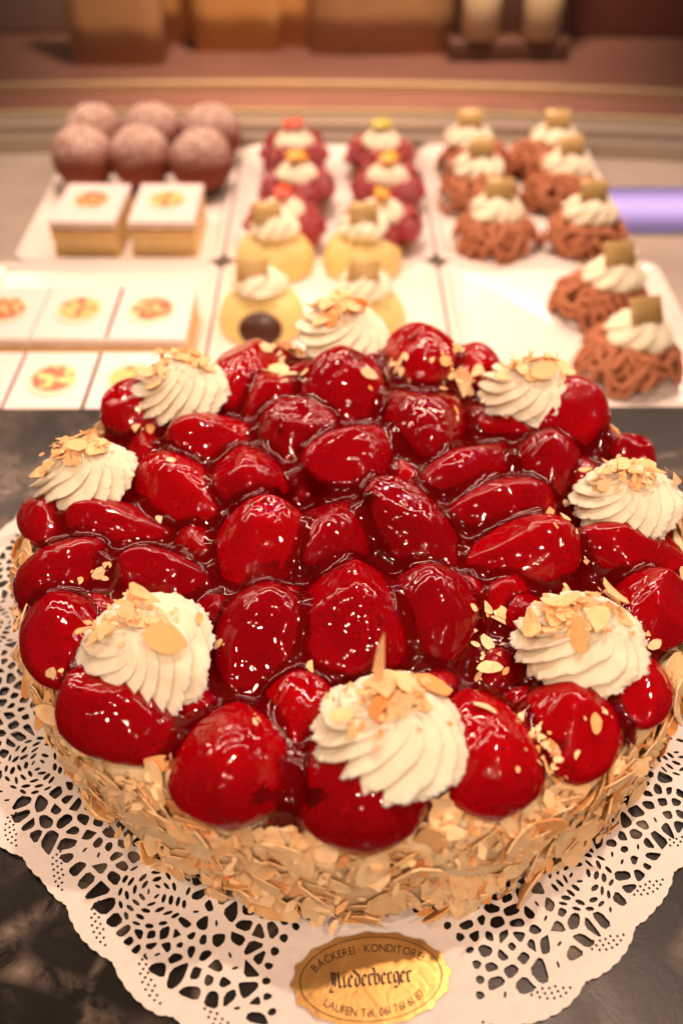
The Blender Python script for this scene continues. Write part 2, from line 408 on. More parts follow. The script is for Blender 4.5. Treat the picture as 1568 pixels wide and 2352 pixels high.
# ------------------------------------------------------------------ shared piped cream and almond shapes
def rosette_mesh(n_ridge, twist, amp, seed, nth=220, ns=46, mat=MAT_CREAM, name='cream', frill=.06):
    """star-nozzle rosette, unit width 1 (radius .5), height about .55"""
    rs = np.random.default_rng(seed)
    prof = [(0, .0, -.06), (.06, .66, -.05), (.12, .88, .0), (.22, 1.0, .10), (.34, .99, .24), (.46, .90, .40), (.58, .76, .55),
            (.70, .60, .67), (.80, .45, .76), (.88, .30, .83), (.94, .16, .88), (1.0, .0, .91)]
    ps = np.array(prof); s = np.linspace(0, 1, ns)
    rr = np.interp(s, ps[:, 0], ps[:, 1]); zz = np.interp(s, ps[:, 0], ps[:, 2])
    k = np.array([1, 2, 1])/4.
    for _ in range(2):
        rr[1:-1] = np.convolve(rr, k, 'valid'); zz[1:-1] = np.convolve(zz, k, 'valid')
    ph = rs.uniform(0, 6.28, n_ridge)*.06; th0 = rs.uniform(0, 6.28)
    ridge_gain = rs.uniform(.75, 1.25, n_ridge); zoff = rs.uniform(-.06, .05, n_ridge)
    vs = []
    off = Vector(tuple(rs.uniform(0, 50, 3)))
    for j in range(ns):
        for i in range(nth):
            th = 2*PI*i/nth
            tw = twist*(s[j]**1.1)
            phi = n_ridge*(th - tw + th0 + .16*math.sin(2*th+off.x) + .09*math.sin(3*th+off.y))/(2*PI)
            idx = int(math.floor(phi)) % n_ridge; fr = phi - math.floor(phi)
            fr = min(1, max(0, fr))
            c = (fr/.78)**.62 if fr < .78 else max(0.0, 1-((fr-.78)/.22)**1.6)     # petals lean so one edge overlaps the next
            a = amp*ridge_gain[idx]*min(1, (1.03-s[j])*1.9)
            R = rr[j]*(1 - a + a*1.5*c)
            low = max(0, 1 - abs(s[j]-.2)/.28)
            q = Vector((math.cos(th)*1.2, math.sin(th)*1.2, s[j]*2)) + off
            R += rr[j]*.09*noise.noise(q*1.6)
            fz = noise.noise(Vector((idx*7.3+fr*1.5, s[j]*34, 0)) + off) + .6*noise.noise(Vector((th*22, s[j]*16, 4)) + off)
            R += frill*c**3*(low*.9+.45)*fz*rr[j] 
            z = zz[j] + zoff[idx]*low*c + .05*noise.noise(q*2.1) - .04*(1-c)*(s[j] > .3)*rr[j]
            lean = .05*s[j]
            vs.append((.5*(R*math.cos(th)+lean), .5*R*math.sin(th), .5*z*.97))
    fs = []
    for j in range(ns-1):
        for i in range(nth):
            q = (i+1) % nth; fs.append((j*nth+i, j*nth+q, (j+1)*nth+q, (j+1)*nth+i))
    fs.append(tuple(reversed(range(nth))))
    return mesh(name, vs, fs, mat, True)

def flake_geo(rs, kind):
    """thin curved almond shaving about 1 unit long; returns verts, faces"""
    n = 11 if kind == 0 else 7
    pts = []
    asp = rs.uniform(.5, .8) if kind == 0 else rs.uniform(.35, .9)
    for i in range(n):
        a = 2*PI*i/n + rs.uniform(-.18, .18)
        r = .5*(1 + rs.uniform(-.10, .08) if kind == 0 else rs.uniform(.62, 1.1))
        pts.append([r*math.cos(a), r*math.sin(a)*asp])
    if kind != 0 or rs.uniform() < .55:          # snapped edge
        cut = rs.uniform(-.05, .30); ca = rs.uniform(0, 6.28)
        for q in pts:
            d = q[0]*math.cos(ca)+q[1]*math.sin(ca)
            if d > cut:
                q[0] -= (d-cut)*math.cos(ca); q[1] -= (d-cut)*math.sin(ca)
    cv = rs.uniform(-.5, .5); cw = rs.uniform(-.25, .25); t = rs.uniform(.032, .05)
    f = lambda x, y: cv*x*x + cw*x*y
    vs = [(0, 0, f(0, 0)+t/2)] + [(x, y, f(x, y)+t/2*.8) for x, y in pts] + [(0, 0, f(0, 0)-t/2)] + [(x, y, f(x, y)-t/2*.8) for x, y in pts]
    fs = []
    for i in range(n):
        k = (i+1) % n
        fs.append((0, 1+i, 1+k)); fs.append((n+1, n+2+k, n+2+i)); fs.append((1+i, n+2+i, n+2+k, 1+k))
    return np.array(vs), fs
rsf = np.random.default_rng(21)
FLAKES = [flake_geo(rsf, 0) for _ in range(9)] + [flake_geo(rsf, 1) for _ in range(9)]
FLAKE_ME = [mesh('almond_flake', v, f, MAT_ALMOND) for v, f in FLAKES]
FLAKE_TOAST = [mesh('almond_flake', v, f, MAT_ALMOND_TOAST) for v, f in FLAKES]

# ------------------------------------------------------------------ pastries in the trays
CHIP_ME = {}
def chip_mesh(mat, sx=.017, sy=.012, t=.0016):
    k = (mat.name, sx, sy)
    if k not in CHIP_ME: CHIP_ME[k] = box(sx, sy, t, mat, .0004, 1, 'chip', base=False)
    return CHIP_ME[k]
SMALL_CREAM = [rosette_mesh(9, 1.5, .09, 100+i, 90, 24, frill=.02) for i in range(3)]
SMOOTH_CREAM = [rosette_mesh(5, .6, .03, 120+i, 60, 20, frill=.0) for i in range(3)]

# sugar dusted chocolate balls
ball_me = []
for k in range(3):
    bm = bmesh.new(); bmesh.ops.create_icosphere(bm, subdivisions=4, radius=1)
    for v in bm.verts:
        v.co *= 1 + .05*noise.noise(v.co*1.6+Vector((k*9, 0, 0))) + .012*noise.noise(v.co*9)
        v.co.z *= .97
    me = bpy.data.meshes.new('ball'); bm.to_mesh(me); bm.free(); me.materials.append(MAT_TRUFFLE)
    me.polygons.foreach_set('use_smooth', [True]*len(me.polygons)); ball_me.append(me)
cup_me = lathe([(.012, 0), (.0145, .0002), (.019, .010), (.0186, .010), (.0140, .0008), (.0120, .0008)], 48, MAT_CUP,
               fn=lambda a, j, r, z: (r*(1+.035*math.cos(24*a)*(j in (2, 3))), z), name='paper_cup')
balls = [(232, 376, 'left ball of the far row'), (362, 374, 'middle ball of the far row'), (492, 378, 'right ball of the far row'),
         (205, 432, 'left ball of the near row, behind the standing slices'), (334, 432, 'middle ball of the near row, behind the standing slices'),
         (470, 440, 'right ball of the near row, beside the raspberry tartlets')]
for k, (px, py, ds) in enumerate(balls):
    p = at(px, py, FL+.001)
    t = thing('chocolate_ball', 'sugar dusted chocolate ball, ' + ds, 'pastry', p, k*1.3, 'sugar dusted chocolate balls')
    link('ball', ball_me[k % 3], t, (0, 0, .0270), scale=.0262)
    link('paper_cup', cup_me, t, (0, 0, 0))

# layered slices with printed icing
def wavy_top(sx, sy, t, mat, seed):
    n = 14; vs, fs = [], []
    def edge(i):
        u = i/n
        return u
    ring = []
    for i in range(n): ring.append((-sx/2+sx*i/n, -sy/2))
    for i in range(n): ring.append((sx/2, -sy/2+sy*i/n))
    for i in range(n): ring.append((sx/2-sx*i/n, sy/2))
    for i in range(n): ring.append((-sx/2, sy/2-sy*i/n))
    N = len(ring)
    for (x, y) in ring:
        q = noise.noise(Vector((x*130, y*130, seed*7.7)))*.0009
        s_ = 1.012 + q*18
        vs.append((x*s_, y*s_, -.0028 - abs(q)*1.6))
    for (x, y) in ring: vs.append((x*1.01, y*1.01, t*.6))
    for (x, y) in ring: vs.append((x*.96, y*.97, t))
    for j in range(2):
        for i in range(N): fs.append((j*N+i, j*N+(i+1) % N, (j+1)*N+(i+1) % N, (j+1)*N+i))
    fs.append(tuple(2*N+i for i in range(N)))
    return mesh('icing', vs, fs, mat, False)
def slice_cake(p, sx, sy, h, rz, label, seed, group):
    t = thing('iced_slice', label, 'cake slice', p, rz, group)
    lay = [('sponge', MAT_SPONGE, .30), ('filling', MAT_FILL, .16), ('sponge', MAT_SPONGE, .30), ('crust', MAT_CRUST, .16)]
    z = 0.0003
    for i, (nm, mt, fr) in enumerate(lay):
        hh = fr*h; ins = .0012 if nm == 'filling' else 0.0
        link(nm, box(sx-ins, sy-ins, hh-.00015, mt, .0008, 2, nm), t, (0, 0, z)); z += hh
    ic = link('icing', wavy_top(sx, sy, .0022, MAT_ICING, seed), t, (0, 0, z+.0004))
    d = link('badge_ground', lathe([(sx*.30, 0), (sx*.30, .0005), (sx*.28, .0006)], 40, MAT_BADGE_BACK, False, name='badge_ground'), ic, (0, sy*.03, .0023), scale=(1, 1.12, 1))
    link('printed_badge', lathe([(sx*.25, 0), (sx*.25, .0005), (sx*.24, .0006)], 40, MAT_BADGE, False, name='printed_badge'), ic, (sx*.01, sy*.04, .0030), (0, 0, seed*1.1), scale=1)
    return t
SH = .030
for k, (px, py, nm) in enumerate([(203, 597, 'left of the two standing iced slices in front of the sugar dusted balls'), (378, 597, 'right of the two standing iced slices in front of the sugar dusted balls')]):
    f = at(px, py, FL+.001); slice_cake((f.x+.001, f.y+.0345, FL+.001), .049, .066, SH, -.03+.02*k, nm, k, 'upright iced slices')
ZT = FL+.001+SH-.004
for k, (px, nm) in enumerate([(8, 'left'), (180, 'middle'), (347, 'right')]):
    p = at(px, 713, ZT); slice_cake((p.x, p.y, FL+.001), .0515, .0640, SH-.006, -.01, 'flat iced slice with round print, far row, ' + nm + ' one', k+3, 'iced slices packed together')
for k, (px, nm) in enumerate([(-60, 'cut off by left picture edge'), (120, 'fully in view'), (298, 'partly hidden by rosette')]):
    p = at(px, 874, ZT); slice_cake((p.x, p.y, FL+.001), .0500, .0640, SH-.006, -.012, 'flat iced slice with round print, near row, ' + nm, k+7, 'iced slices packed together')

# raspberry tartlets
vs, fs = [], []
rb = bmesh.new()
cnt = 0
for ringi, (zr, rr_, nn) in enumerate([(0, .0082, 10), (.0045, .0072, 9), (.0085, .0048, 6), (.0110, .0015, 2)]):
    for i in range(nn):
        a = 2*PI*(i+.5*ringi)/nn
        mt = Matrix.Translation((rr_*math.cos(a), rr_*math.sin(a), zr+.003)) @ Matrix.Scale(.0031, 4)
        bmesh.ops.create_icosphere(rb, subdivisions=2, radius=1, matrix=mt)
bmesh.ops.create_icosphere(rb, subdivisions=2, radius=.0075, matrix=Matrix.Translation((0, 0, .005)))
rasp_me = bpy.data.meshes.new('raspberry'); rb.to_mesh(rasp_me); rb.free(); rasp_me.materials.append(MAT_RASP)
rasp_me.polygons.foreach_set('use_smooth', [True]*len(rasp_me.polygons))
crust_me = lathe([(.019, 0), (.021, .0005), (.0265, .012), (.0268, .0125), (.0250, .0125), (.023, .009), (.018, .0085)], 60, MAT_CRUST,
                 fn=lambda a, j, r, z: (r*(1+.03*math.cos(20*a)*(1 <= j <= 4)), z), name='crust')
tarts = [(677, 402, MAT_CHIP_RED, 'left column far tartlet, red piece on its cream'), (872, 402, MAT_CHIP_GREEN, 'right column far tartlet, yellow green piece on its cream'),
         (685, 480, MAT_CHIP_ORANGE, 'left column middle tartlet, orange piece on its cream'), (888, 484, MAT_CHIP_ORANGE, 'right column middle tartlet, orange piece on its cream'),
         (655, 565, MAT_CHIP_RED, 'left column near tartlet behind a yellow dome'), (872, 570, MAT_CHIP_ORANGE, 'right column near tartlet behind a yellow dome')]
for k, (px, py, cm, ds) in enumerate(tarts):
    p = at(px, py, FL+.0008)
    t = thing('raspberry_tartlet', 'raspberry tartlet with cream, ' + ds, 'tartlet', p, 0, 'raspberry tartlets with cream')
    link('crust', crust_me, t)
    for i in range(6):
        a = 2*PI*i/6 + .3*k
        link('raspberry', rasp_me, t, (.0195*math.cos(a), .0195*math.sin(a), .0105), (.5*math.sin(a), -.5*math.cos(a), a*2.1), 1.36)
    c = link('cream', SMOOTH_CREAM[k % 3], t, (0, -.001, .0265), (0, 0, k), .035)
    link('fruit_piece', chip_mesh(cm, .016, .011, .004), t, (0, -.001, .0445), (.25, .1*(k % 3-1), .3*k))

# yellow mousse domes
dome_me = lathe([(.0295, 0), (.0305, .001)] + [(.0305*math.cos(a)**.85, .001+.028*math.sin(a)) for a in np.linspace(0.08, 1.5, 14)], 56, MAT_DOME, name='mousse')
domes = [(633, 608, 'left yellow dome of the far pair'), (832, 608, 'right yellow dome of the far pair'),
         (603, 742, 'left yellow dome of the near pair, dark chocolate disc at its foot'), (832, 745, 'right yellow dome of the near pair, hidden behind the rosette')]
for k, (px, py, ds) in enumerate(domes):
    p = at(px, py, FL+.0008)
    t = thing('mousse_dome', ds, 'pastry', p, 0, 'yellow mousse domes')
    link('mousse', dome_me, t)
    link('cream', SMALL_CREAM[(k+1) % 3], t, (0, 0, .0272), (0, 0, k*2), .037)
    link('chocolate_chip', chip_mesh(MAT_CHIP, .021, .016, .0014), t, (-.004 if k in (0, 2) else 0, -.005, .0435), (.85, .05, .15-.1*k))
    if k == 2:
        link('chocolate_disc', lathe([(.011, 0), (.0115, .0006), (.0115, .0022), (.011, .0026)], 40, MAT_CHOC, name='chocolate_disc'), t, (.001, -.0285, .013), (1.15, 0, 0), (1.25, 1, 1))

# chestnut noodle nests
def nest_mesh(seed):
    rs = np.random.default_rng(seed); vs, fs = [], []
    def dome(x, y): 
        r2 = (x*x+y*y)/(.029**2); return .024*math.sqrt(max(0, 1-min(1, r2)))
    for q in range(58):
        a0 = rs.uniform(0, 6.28); cr = .024*math.sqrt(rs.uniform(0, 1)); cx, cy = cr*math.cos(a0), cr*math.sin(a0)
        R = rs.uniform(.005, .013); st = rs.uniform(0, 6.28); ln = rs.uniform(3.0, 6.0); el = rs.uniform(.6, 1.); lift = rs.uniform(0, .004)
        pts = []
        for i in range(22):
            a = st + ln*i/21; x = cx+R*math.cos(a); y = cy+R*el*math.sin(a)
            d = math.hypot(x, y)
            if d > .029: x *= .029/d; y *= .029/d
            pts.append(Vector((x, y, max(.002, dome(x, y) + lift + .0012*math.sin(a*2+q)))))
        tube(pts, .0019, 6, vs, fs)
    return mesh('noodle_nest', vs, fs, MAT_NOODLE, True)
NESTS = [nest_mesh(50+i) for i in range(3)]
core_me = lathe([(.024, 0), (.025, .002), (.022, .012), (.014, .020), (.003, .0225)], 32, MAT_NOODLE, name='core')
nests = [(1088, 398, 1075, 296, 'far left'), (1238, 396, 1275, 300, 'far right'), (1098, 470, 1100, 366, 'middle left'), (1285, 466, 1306, 362, 'middle right'),
         (1132, 566, 1142, 462, 'near left'), (1338, 566, 1356, 466, 'near right'), (1372, 714, 1412, 612, ''), (1436, 850, 1472, 742, '')]
for k, (px, py, cx, cy, ds) in enumerate(nests):
    p = at(px, py, FL+.0008); cz = .0235; c = at(cx, cy, FL+.0008+cz+.010) - p
    lab = ('brown noodle nest with cream, ' + ds + ' of six in the far tray') if ds else ('brown noodle nest with cream in the near tray, ' + ('farther one by the tray corner' if k == 6 else 'nearest one beside the cake'))
    t = thing('noodle_nest', lab, 'pastry', p, 0, 'chestnut noodle nests with cream')
    link('noodles', NESTS[k % 3], t, (0, 0, 0), (0, 0, k*1.9), (1.16, 1.16, 1.0))
    link('noodle_core', core_me, t, (0, 0, .0003))
    cl_ = Vector((max(-.012, min(.016, c.x)), max(-.012, min(.012, c.y)), cz-.003))
    link('cream', SMALL_CREAM[k % 3], t, cl_ + Vector((0, 0, .002)), (0, 0, k*1.1), .043)
    link('gold_chip', chip_mesh(MAT_CHIP, .021, .017, .0014), t, cl_ + Vector((0, -.003, .0238)), (.9, .08*(k % 3-1), .12*(k % 4)-.15))

# added glowing panel for the purple light reflected on the shelf at right
tp = at(1445, 480, SHELF+.003)
t = thing('glow_panel', 'added glowing panel imitating purple light reflected on the shelf at the right picture edge', 'light glow', (tp.x+.115, tp.y, SHELF+.0004))
link('glow_face', box(.25, .080, .003, MAT_PURPLE, .001, 2, 'glow_face'), t, (0, 0, .0012))
link('glow_base', box(.254, .084, .0011, MAT_STEEL, 0, name='glow_base'), t)

# ------------------------------------------------------------------ things on the ledge beyond the glass
LZ = SHELF + .0005
def on_ledge(px, py): return at(px, py, LZ)
def bag(px, py, wd, dp, h, mat, label, fold=True, name='paper_bag', cat='bag'):
    p = on_ledge(px, py); t = thing(name, label, cat, (p.x, p.y+dp/2, LZ), 0)
    bm = bmesh.new(); bmesh.ops.create_cube(bm, size=1); bmesh.ops.subdivide_edges(bm, edges=list(bm.edges), cuts=4, use_grid_fill=True)
    for v in bm.verts:
        z = v.co.z+.5; pinch = 1-.75*z**2 if fold else 1
        v.co = Vector((v.co.x*wd*(1-.06*z), v.co.y*dp*pinch, z*h)) + Vector(noise.noise_vector(v.co*4+Vector((px, 0, 0))))*.004
    me = bpy.data.meshes.new('body'); bm.to_mesh(me); bm.free(); me.materials.append(mat); me.polygons.foreach_set('use_smooth', [True]*len(me.polygons))
    link('body', me, t)
    lb = link('label_patch', box(wd*.5, .0012, h*.3, MAT_BEIGE, .0003, 1, 'label_patch'), t, (0, -dp*.5*(.75 if fold else 1)-.004, h*.35))
    return t
bag(275, 150, .100, .06, .22, MAT_KRAFT, 'brown paper bag beyond the glass, leftmost of the blurred goods')
bag(385, 100, .085, .05, .20, MAT_ORANGE, 'orange paper bag beyond the glass, second from the left')
bag(462, 95, .030, .03, .18, MAT_REDPAPER, 'narrow red packet beyond the glass between orange bags', name='paper_packet', cat='packet')
bag(548, 118, .100, .05, .21, MAT_ORANGE, 'orange paper bag beyond the glass, right of the red packet')
bag(702, 108, .110, .05, .22, MAT_ORANGE, 'wide orange paper bag beyond the glass, in the middle')
bag(880, 125, .165, .05, .22, MAT_KRAFT, 'wide brown paper bag beyond the glass, left of the framed box')
def framed_box():
    p = on_ledge(1165, 138)
    t = thing('display_box', 'dark framed display box with grey front standing beyond the glass', 'box', (p.x, p.y+.03, LZ))
    W_, H_ = .125, .26
    link('base', box(W_+.012, .07, .022, MAT_DARKWOOD, .002, 2, 'base'), t)
    link('panel', box(W_-.02, .03, H_-.03, MAT_GREYBOX, .001, 1, 'panel'), t, (0, .004, .0225))
    for s in (-1, 1): link('frame_post', box(.012, .045, H_, MAT_DARKWOOD, .0015, 2, 'frame_post'), t, (s*(W_/2-.004), .004, .0225))
    link('frame_top', box(W_+.004, .045, .014, MAT_DARKWOOD, .0015, 2, 'frame_top'), t, (0, .004, H_+.0228))
    for s in (-1, 1): 
        link('jar', lathe([(.018, 0), (.021, .003), (.021, .05), (.012, .062), (.012, .08), (.013, .082)], 28, MAT_BEIGE, name='jar'), t, (s*.034, -.022, .0225))
framed_box()
p = on_ledge(1480, 92)
t = thing('brick_crate', 'red brown crate beyond the glass at the top right corner', 'crate', (p.x+.02, p.y+.06, LZ))
link('body', box(.26, .10, .24, MAT_BRICK, .004, 2, 'body'), t)
link('lid', box(.27, .11, .012, MAT_DARKWOOD, .002, 2, 'lid'), t, (0, 0, .2405))
p = on_ledge(60, 95)
t = thing('grey_crate', 'grey brown box beyond the glass at the top left corner', 'box', (p.x-.03, p.y+.09, LZ))
link('body', box(.22, .12, .24, MAT_GREYBOX, .004, 2, 'body'), t)
link('lid', box(.23, .13, .012, MAT_DARKWOOD, .002, 2, 'lid'), t, (0, 0, .2405))

# ------------------------------------------------------------------ the strawberry cake
ZB, ZJ = .052, .0550        # jelly floor height, radius of the cake body
cake = thing('strawberry_cake', 'round cake topped with glazed strawberries, cream rosettes and almond flakes, on the paper doily', 'cake', (0, 0, .0016))
CZ = .0016
body_prof = [(.122, .0), (.1320, .0015), (.1342, .006), (.1350, .020), (.1348, .038), (.1335, .048), (.1300, .0515), (.1220, .0515), (.1200, .0490), (.0700, .0490), (.001, .0490)]
link('cream_wall', lathe(body_prof, 128, MAT_BUTTER, fn=lambda a, j, r, z: (r*(1+.006*noise.noise(Vector((math.cos(a)*9, math.sin(a)*9, z*90)))), z), name='cream_wall'), cake)

# strawberries measured as butt end, tip end and width across, in the photo frame
BER = [(545,800,650,786,92,.6),(572,790,515,925,135,.9),(650,895,575,960,135,.75),(860,842,630,842,75,.75),(785,868,788,1000,185,.9),
 (965,775,972,880,165,1.0),(955,895,985,1075,180,.95),(1090,815,1085,875,110,.8),(1062,922,1200,1010,92,.75),(1330,935,1235,1020,165,.9),
 (225,915,390,965,140,.85),(345,985,335,1090,85,.75),(400,1040,600,1000,150,.9),(700,970,650,1100,170,.9),(575,1180,555,1035,165,1.0),
 (745,1130,895,995,170,1.1),(905,1060,955,1145,95,.8),(1160,1025,985,1145,135,1.0),(1255,1035,1265,1150,135,.85),(340,1075,490,1200,175,.75),
 (1255,1145,1035,1195,138,.95),(175,1215,405,1215,130,.9),(110,1130,100,1262,135,.85),(60,1370,225,1280,165,.9),(290,1320,500,1330,130,.8),
 (625,1215,575,1370,190,1.1),(800,1190,720,1310,175,.95),(860,1170,1058,1310,160,1.0),(1305,1260,1075,1300,165,1.0),(1560,1275,1320,1255,150,.8),
 (1520,1340,1480,1490,165,.9),(140,1385,150,1575,165,.95),(640,1395,545,1590,195,.85),(640,1372,770,1385,85,.5),(810,1545,815,1335,270,1.0),
 (975,1340,1012,1520,195,1.0),(165,1610,390,1735,195,1.0),(690,1570,690,1745,155,.8),(525,1890,545,1640,265,1.05),(832,1925,825,1750,285,1.0),
 (1150,1870,1065,1600,235,1.05),(1290,1580,1330,1790,215,.95),(1455,1510,1475,1680,150,.85),(1455,1020,1490,1075,90,.7),(1185,1370,1230,1440,110,.6),
 (340,1480,420,1560,150,.6),(880,1610,960,1700,150,.5),(1330,1480,1240,1560,140,.5),(195,1090,250,1150,130,.5),(420,880,460,940,120,.5),(1220,900,1230,960,120,.5),
 (1150,1490,1120,1580,110,.3),(640,1500,690,1560,90,.3),
 (470,1380,520,1440,120,.5),(860,1380,890,1440,110,.4),(1060,1350,1110,1420,110,.4),(470,1260,430,1220,110,.5),(1130,1400,1190,1330,120,.5),(690,1110,640,1130,100,.5),(850,1130,870,1180,90,.4),(420,1600,480,1650,130,.3),(1340,1400,1380,1450,140,.4),(1050,1010,1020,1060,80,.5),(280,1130,330,1120,110,.5),(1350,1130,1330,1080,120,.5),(250,1420,200,1380,110,.4),(980,1600,1010,1560,120,.4),(1180,1640,1210,1600,110,.3)]
berries = []
for (bx, by, tx, ty, wp, hk) in BER:
    zc = ZB + .006
    B_ = at(bx, by, zc); T_ = at(tx, ty, zc); C_ = (B_+T_)/2
    ax = T_-B_; L = ax.length/2; ang = math.atan2(ax.y, ax.x)
    big = wp > 200
    wv = wp*(1.14 if big else 1.22)/px_per_m(C_)/2
    L = max(L, wv*1.0)*(1.08 if big else 1.16)
    T = wv*(.80 if big else .88)
    z0 = ZB + .006*hk + T*.16*hk - .0015
    ext = abs(ax.normalized().x*C_.x+ax.normalized().y*C_.y)/max(1e-6, math.hypot(C_.x, C_.y))
    reach = math.hypot(C_.x, C_.y) + L*ext + wv*(1-ext)
    if reach > .1395:                   # keep the fruit on the cake
        f = max(.55, 1-(reach-.1395)/math.hypot(C_.x, C_.y)); C_ = Vector((C_.x*f, C_.y*f, C_.z))
    cuts = []
    for q in range(1 if big else (2 if random.random() < .45 else 1)):
        fa = random.uniform(0, 2*PI); cuts.append((math.cos(fa), math.sin(fa), random.uniform(.45, .95), random.uniform(.86, 1.06) + (.06 if big else 0)))
    berries.append(dict(c=C_, L=L, w=wv, T=T, z=z0, a=ang, tilt=random.uniform(-.12, .12) if big else random.choice((-1, 1))*random.uniform(.05, .34), k=(random.uniform(.22, .42) if not big else random.uniform(.14, .26)),
                        p=random.uniform(1.35, 1.85), q=random.uniform(1.25, 1.7), cuts=cuts))

def cut_z(b, zl, ul, vl, mn):
    """slice flat faces off the top of a berry (local coordinates)"""
    for (cx_, cy_, s_, d_) in b['cuts']:
        pl = b['T']*d_ - s_*(ul*cx_/b['L']*b['w'] + vl*cy_)*.75
        zl = mn(zl, pl)
    return zl
def prof_w(u, k):      # half-width of a berry along its axis, u = -1 butt .. 1 tip
    u = np.clip(u, -1, 1)
    e = np.power(np.clip(1-np.abs(u)**2.2, 0, 1), .55)
    s_ = np.interp(u, [-1, -.97, -.9, -.78, -.6, -.35, -.1, .2, .5, .75, .9, .97, 1], [0, .30, .56, .78, .94, 1.0, .98, .87, .68, .46, .27, .14, 0])
    m_ = min(1, max(0, (k-.05)/.3))
    return e*(1-m_)+s_*m_

# jelly surface: rolling-ball closing over the fruit's height field
DX = .00062; HN = int(.142/DX); gx = np.arange(-HN, HN+1)*DX
X, Y = np.meshgrid(gx, gx, indexing='ij'); RR = np.hypot(X, Y)
wob = .0025*np.sin(np.arctan2(Y, X)*7+1)+.0015*np.sin(np.arctan2(Y, X)*13)
floor_ = np.where(RR < .126+wob, ZJ, ZJ-(RR-.126-wob)*2.0)
Hf = floor_.copy()
for b in berries:
    dx, dy = X-b['c'].x, Y-b['c'].y; ca, sa = math.cos(b['a']), math.sin(b['a'])
    u = (dx*ca+dy*sa)/b['L']; v = -dx*sa+dy*ca
    Wd = b['w']*prof_w(u, b['k'])
    t_ = np.clip(1-(np.abs(v)/np.maximum(Wd, 1e-6))**b['p'], 0, 1)
    hz = cut_z(b, b['T']/b['w']*Wd*t_**(1/b['q']), u*b['L'], v, np.minimum)
    h = np.where((t_ > 0) & (np.abs(u) < 1), b['z'] + b['tilt']*u*b['L'] + hz, -1)
    Hf = np.maximum(Hf, h)
def roll(H, R, sign):
    n = int(R/DX); out = None
    for i in range(-n, n+1):
        for j in range(-n, n+1):
            d2 = (i*i+j*j)*DX*DX
            if d2 > R*R: continue
            e = math.sqrt(R*R-d2)-R
            S = np.roll(np.roll(H, i, 0), j, 1) + sign*e
            out = S if out is None else (np.maximum(out, S) if sign > 0 else np.minimum(out, S))
    return out
Gz = roll(roll(Hf, .0066, 1), .0066, -1)
def gblur(A, it):
    for _ in range(it):
        A = (np.roll(A, 1, 0)+2*A+np.roll(A, -1, 0))/4; A = (np.roll(A, 1, 1)+2*A+np.roll(A, -1, 1))/4
    return A
Gz = gblur(Gz, 3)
Gz = Gz - .00035
Htop = np.maximum(Hf, Gz)
Fl0 = floor_ >= Hf-1e-9
ok = (RR < .1300+wob) & (Gz > ZJ-.0045)
idx = -np.ones(X.shape, int); idx[ok] = np.arange(ok.sum())
gv = np.stack([X[ok], Y[ok], Gz[ok]-CZ], 1)
# leave out what lies well under the fruit
need = gblur((Gz > Hf-.0022).astype(float), 2) > 0
a, b_, c_, d_ = idx[:-1, :-1], idx[1:, :-1], idx[1:, 1:], idx[:-1, 1:]
good = (a >= 0) & (b_ >= 0) & (c_ >= 0) & (d_ >= 0) & need[:-1, :-1]
gf = np.stack([a[good], b_[good], c_[good], d_[good]], 1)
used = np.unique(gf); rem = -np.ones(len(gv), int); rem[used] = np.arange(len(used))
me = mesh('jelly_glaze', gv[used].tolist(), rem[gf].tolist(), MAT_GLAZE, True)
att = me.attributes.new('thickness', 'FLOAT', 'POINT'); att.data.foreach_set('value', np.clip(Gz-np.where(Fl0, Gz-.006, Hf), 0, .01)[ok][used])
link('jelly_glaze', me, cake)

def top_z(x, y):
    i = int(round(x/DX))+HN; j = int(round(y/DX))+HN
    if 0 <= i < X.shape[0] and 0 <= j < X.shape[1]: return float(Htop[i, j])
    return 0.0
def hit(px, py):
    """first point of the cake top seen along a line of sight"""
    d = ray(px, py).normalized(); s = (.105-CAM.z)/d.z; p = CAM+d*s
    for _ in range(400):
        if math.hypot(p.x, p.y) < .131 and p.z <= top_z(p.x, p.y): break
        if p.z < .03: break
        p = p+d*.0004
    return p
def top_n(x, y, e=.0018):
    return Vector((top_z(x-e, y)-top_z(x+e, y), top_z(x, y-e)-top_z(x, y+e), 2*e)).normalized()

def berry_mesh(b, seed):
    nu, nt = 34, 40; vs, fs = [], []
    off = Vector((seed*3.7, seed*1.3, 0))
    us = -np.cos(np.linspace(0, PI, nu))
    for j in range(nu):
        W_ = float(prof_w(us[j], b['k']))*b['w']
        for i in range(nt):
            th = 2*PI*i/nt
            cs, sn = math.cos(th), math.sin(th)
            yv = W_*math.copysign(abs(cs)**(2/b['p']), cs); zl = b['T']/b['w']*W_*math.copysign(abs(sn)**(2/b['q']), sn)
            if sn > 0: zl = cut_z(b, zl, us[j]*b['L'], yv, min)
            v = Vector((us[j]*b['L'], yv, zl + b['tilt']*us[j]*b['L']))
            n = noise.noise(v*70+off)*.03 + noise.noise(v*170+off)*.012
            vs.append(v*(1.003+n))
    for j in range(nu-1):
        for i in range(nt):
            k = (i+1) % nt; fs.append((j*nt+i, (j+1)*nt+i, (j+1)*nt+k, j*nt+k))
    bm_ = bmesh.new(); me = mesh('strawberry', vs, fs, MAT_BERRY, True)
    bm_.from_mesh(me); bmesh.ops.remove_doubles(bm_, verts=list(bm_.verts), dist=1e-5); bmesh.ops.recalc_face_normals(bm_, faces=list(bm_.faces)); bm_.to_mesh(me); bm_.free()
    me.polygons.foreach_set('use_smooth', [True]*len(me.polygons))
    return me
for i, b in enumerate(berries):
    link('strawberry', berry_mesh(b, i), cake, (b['c'].x, b['c'].y, b['z']-CZ), (0, 0, b['a']))

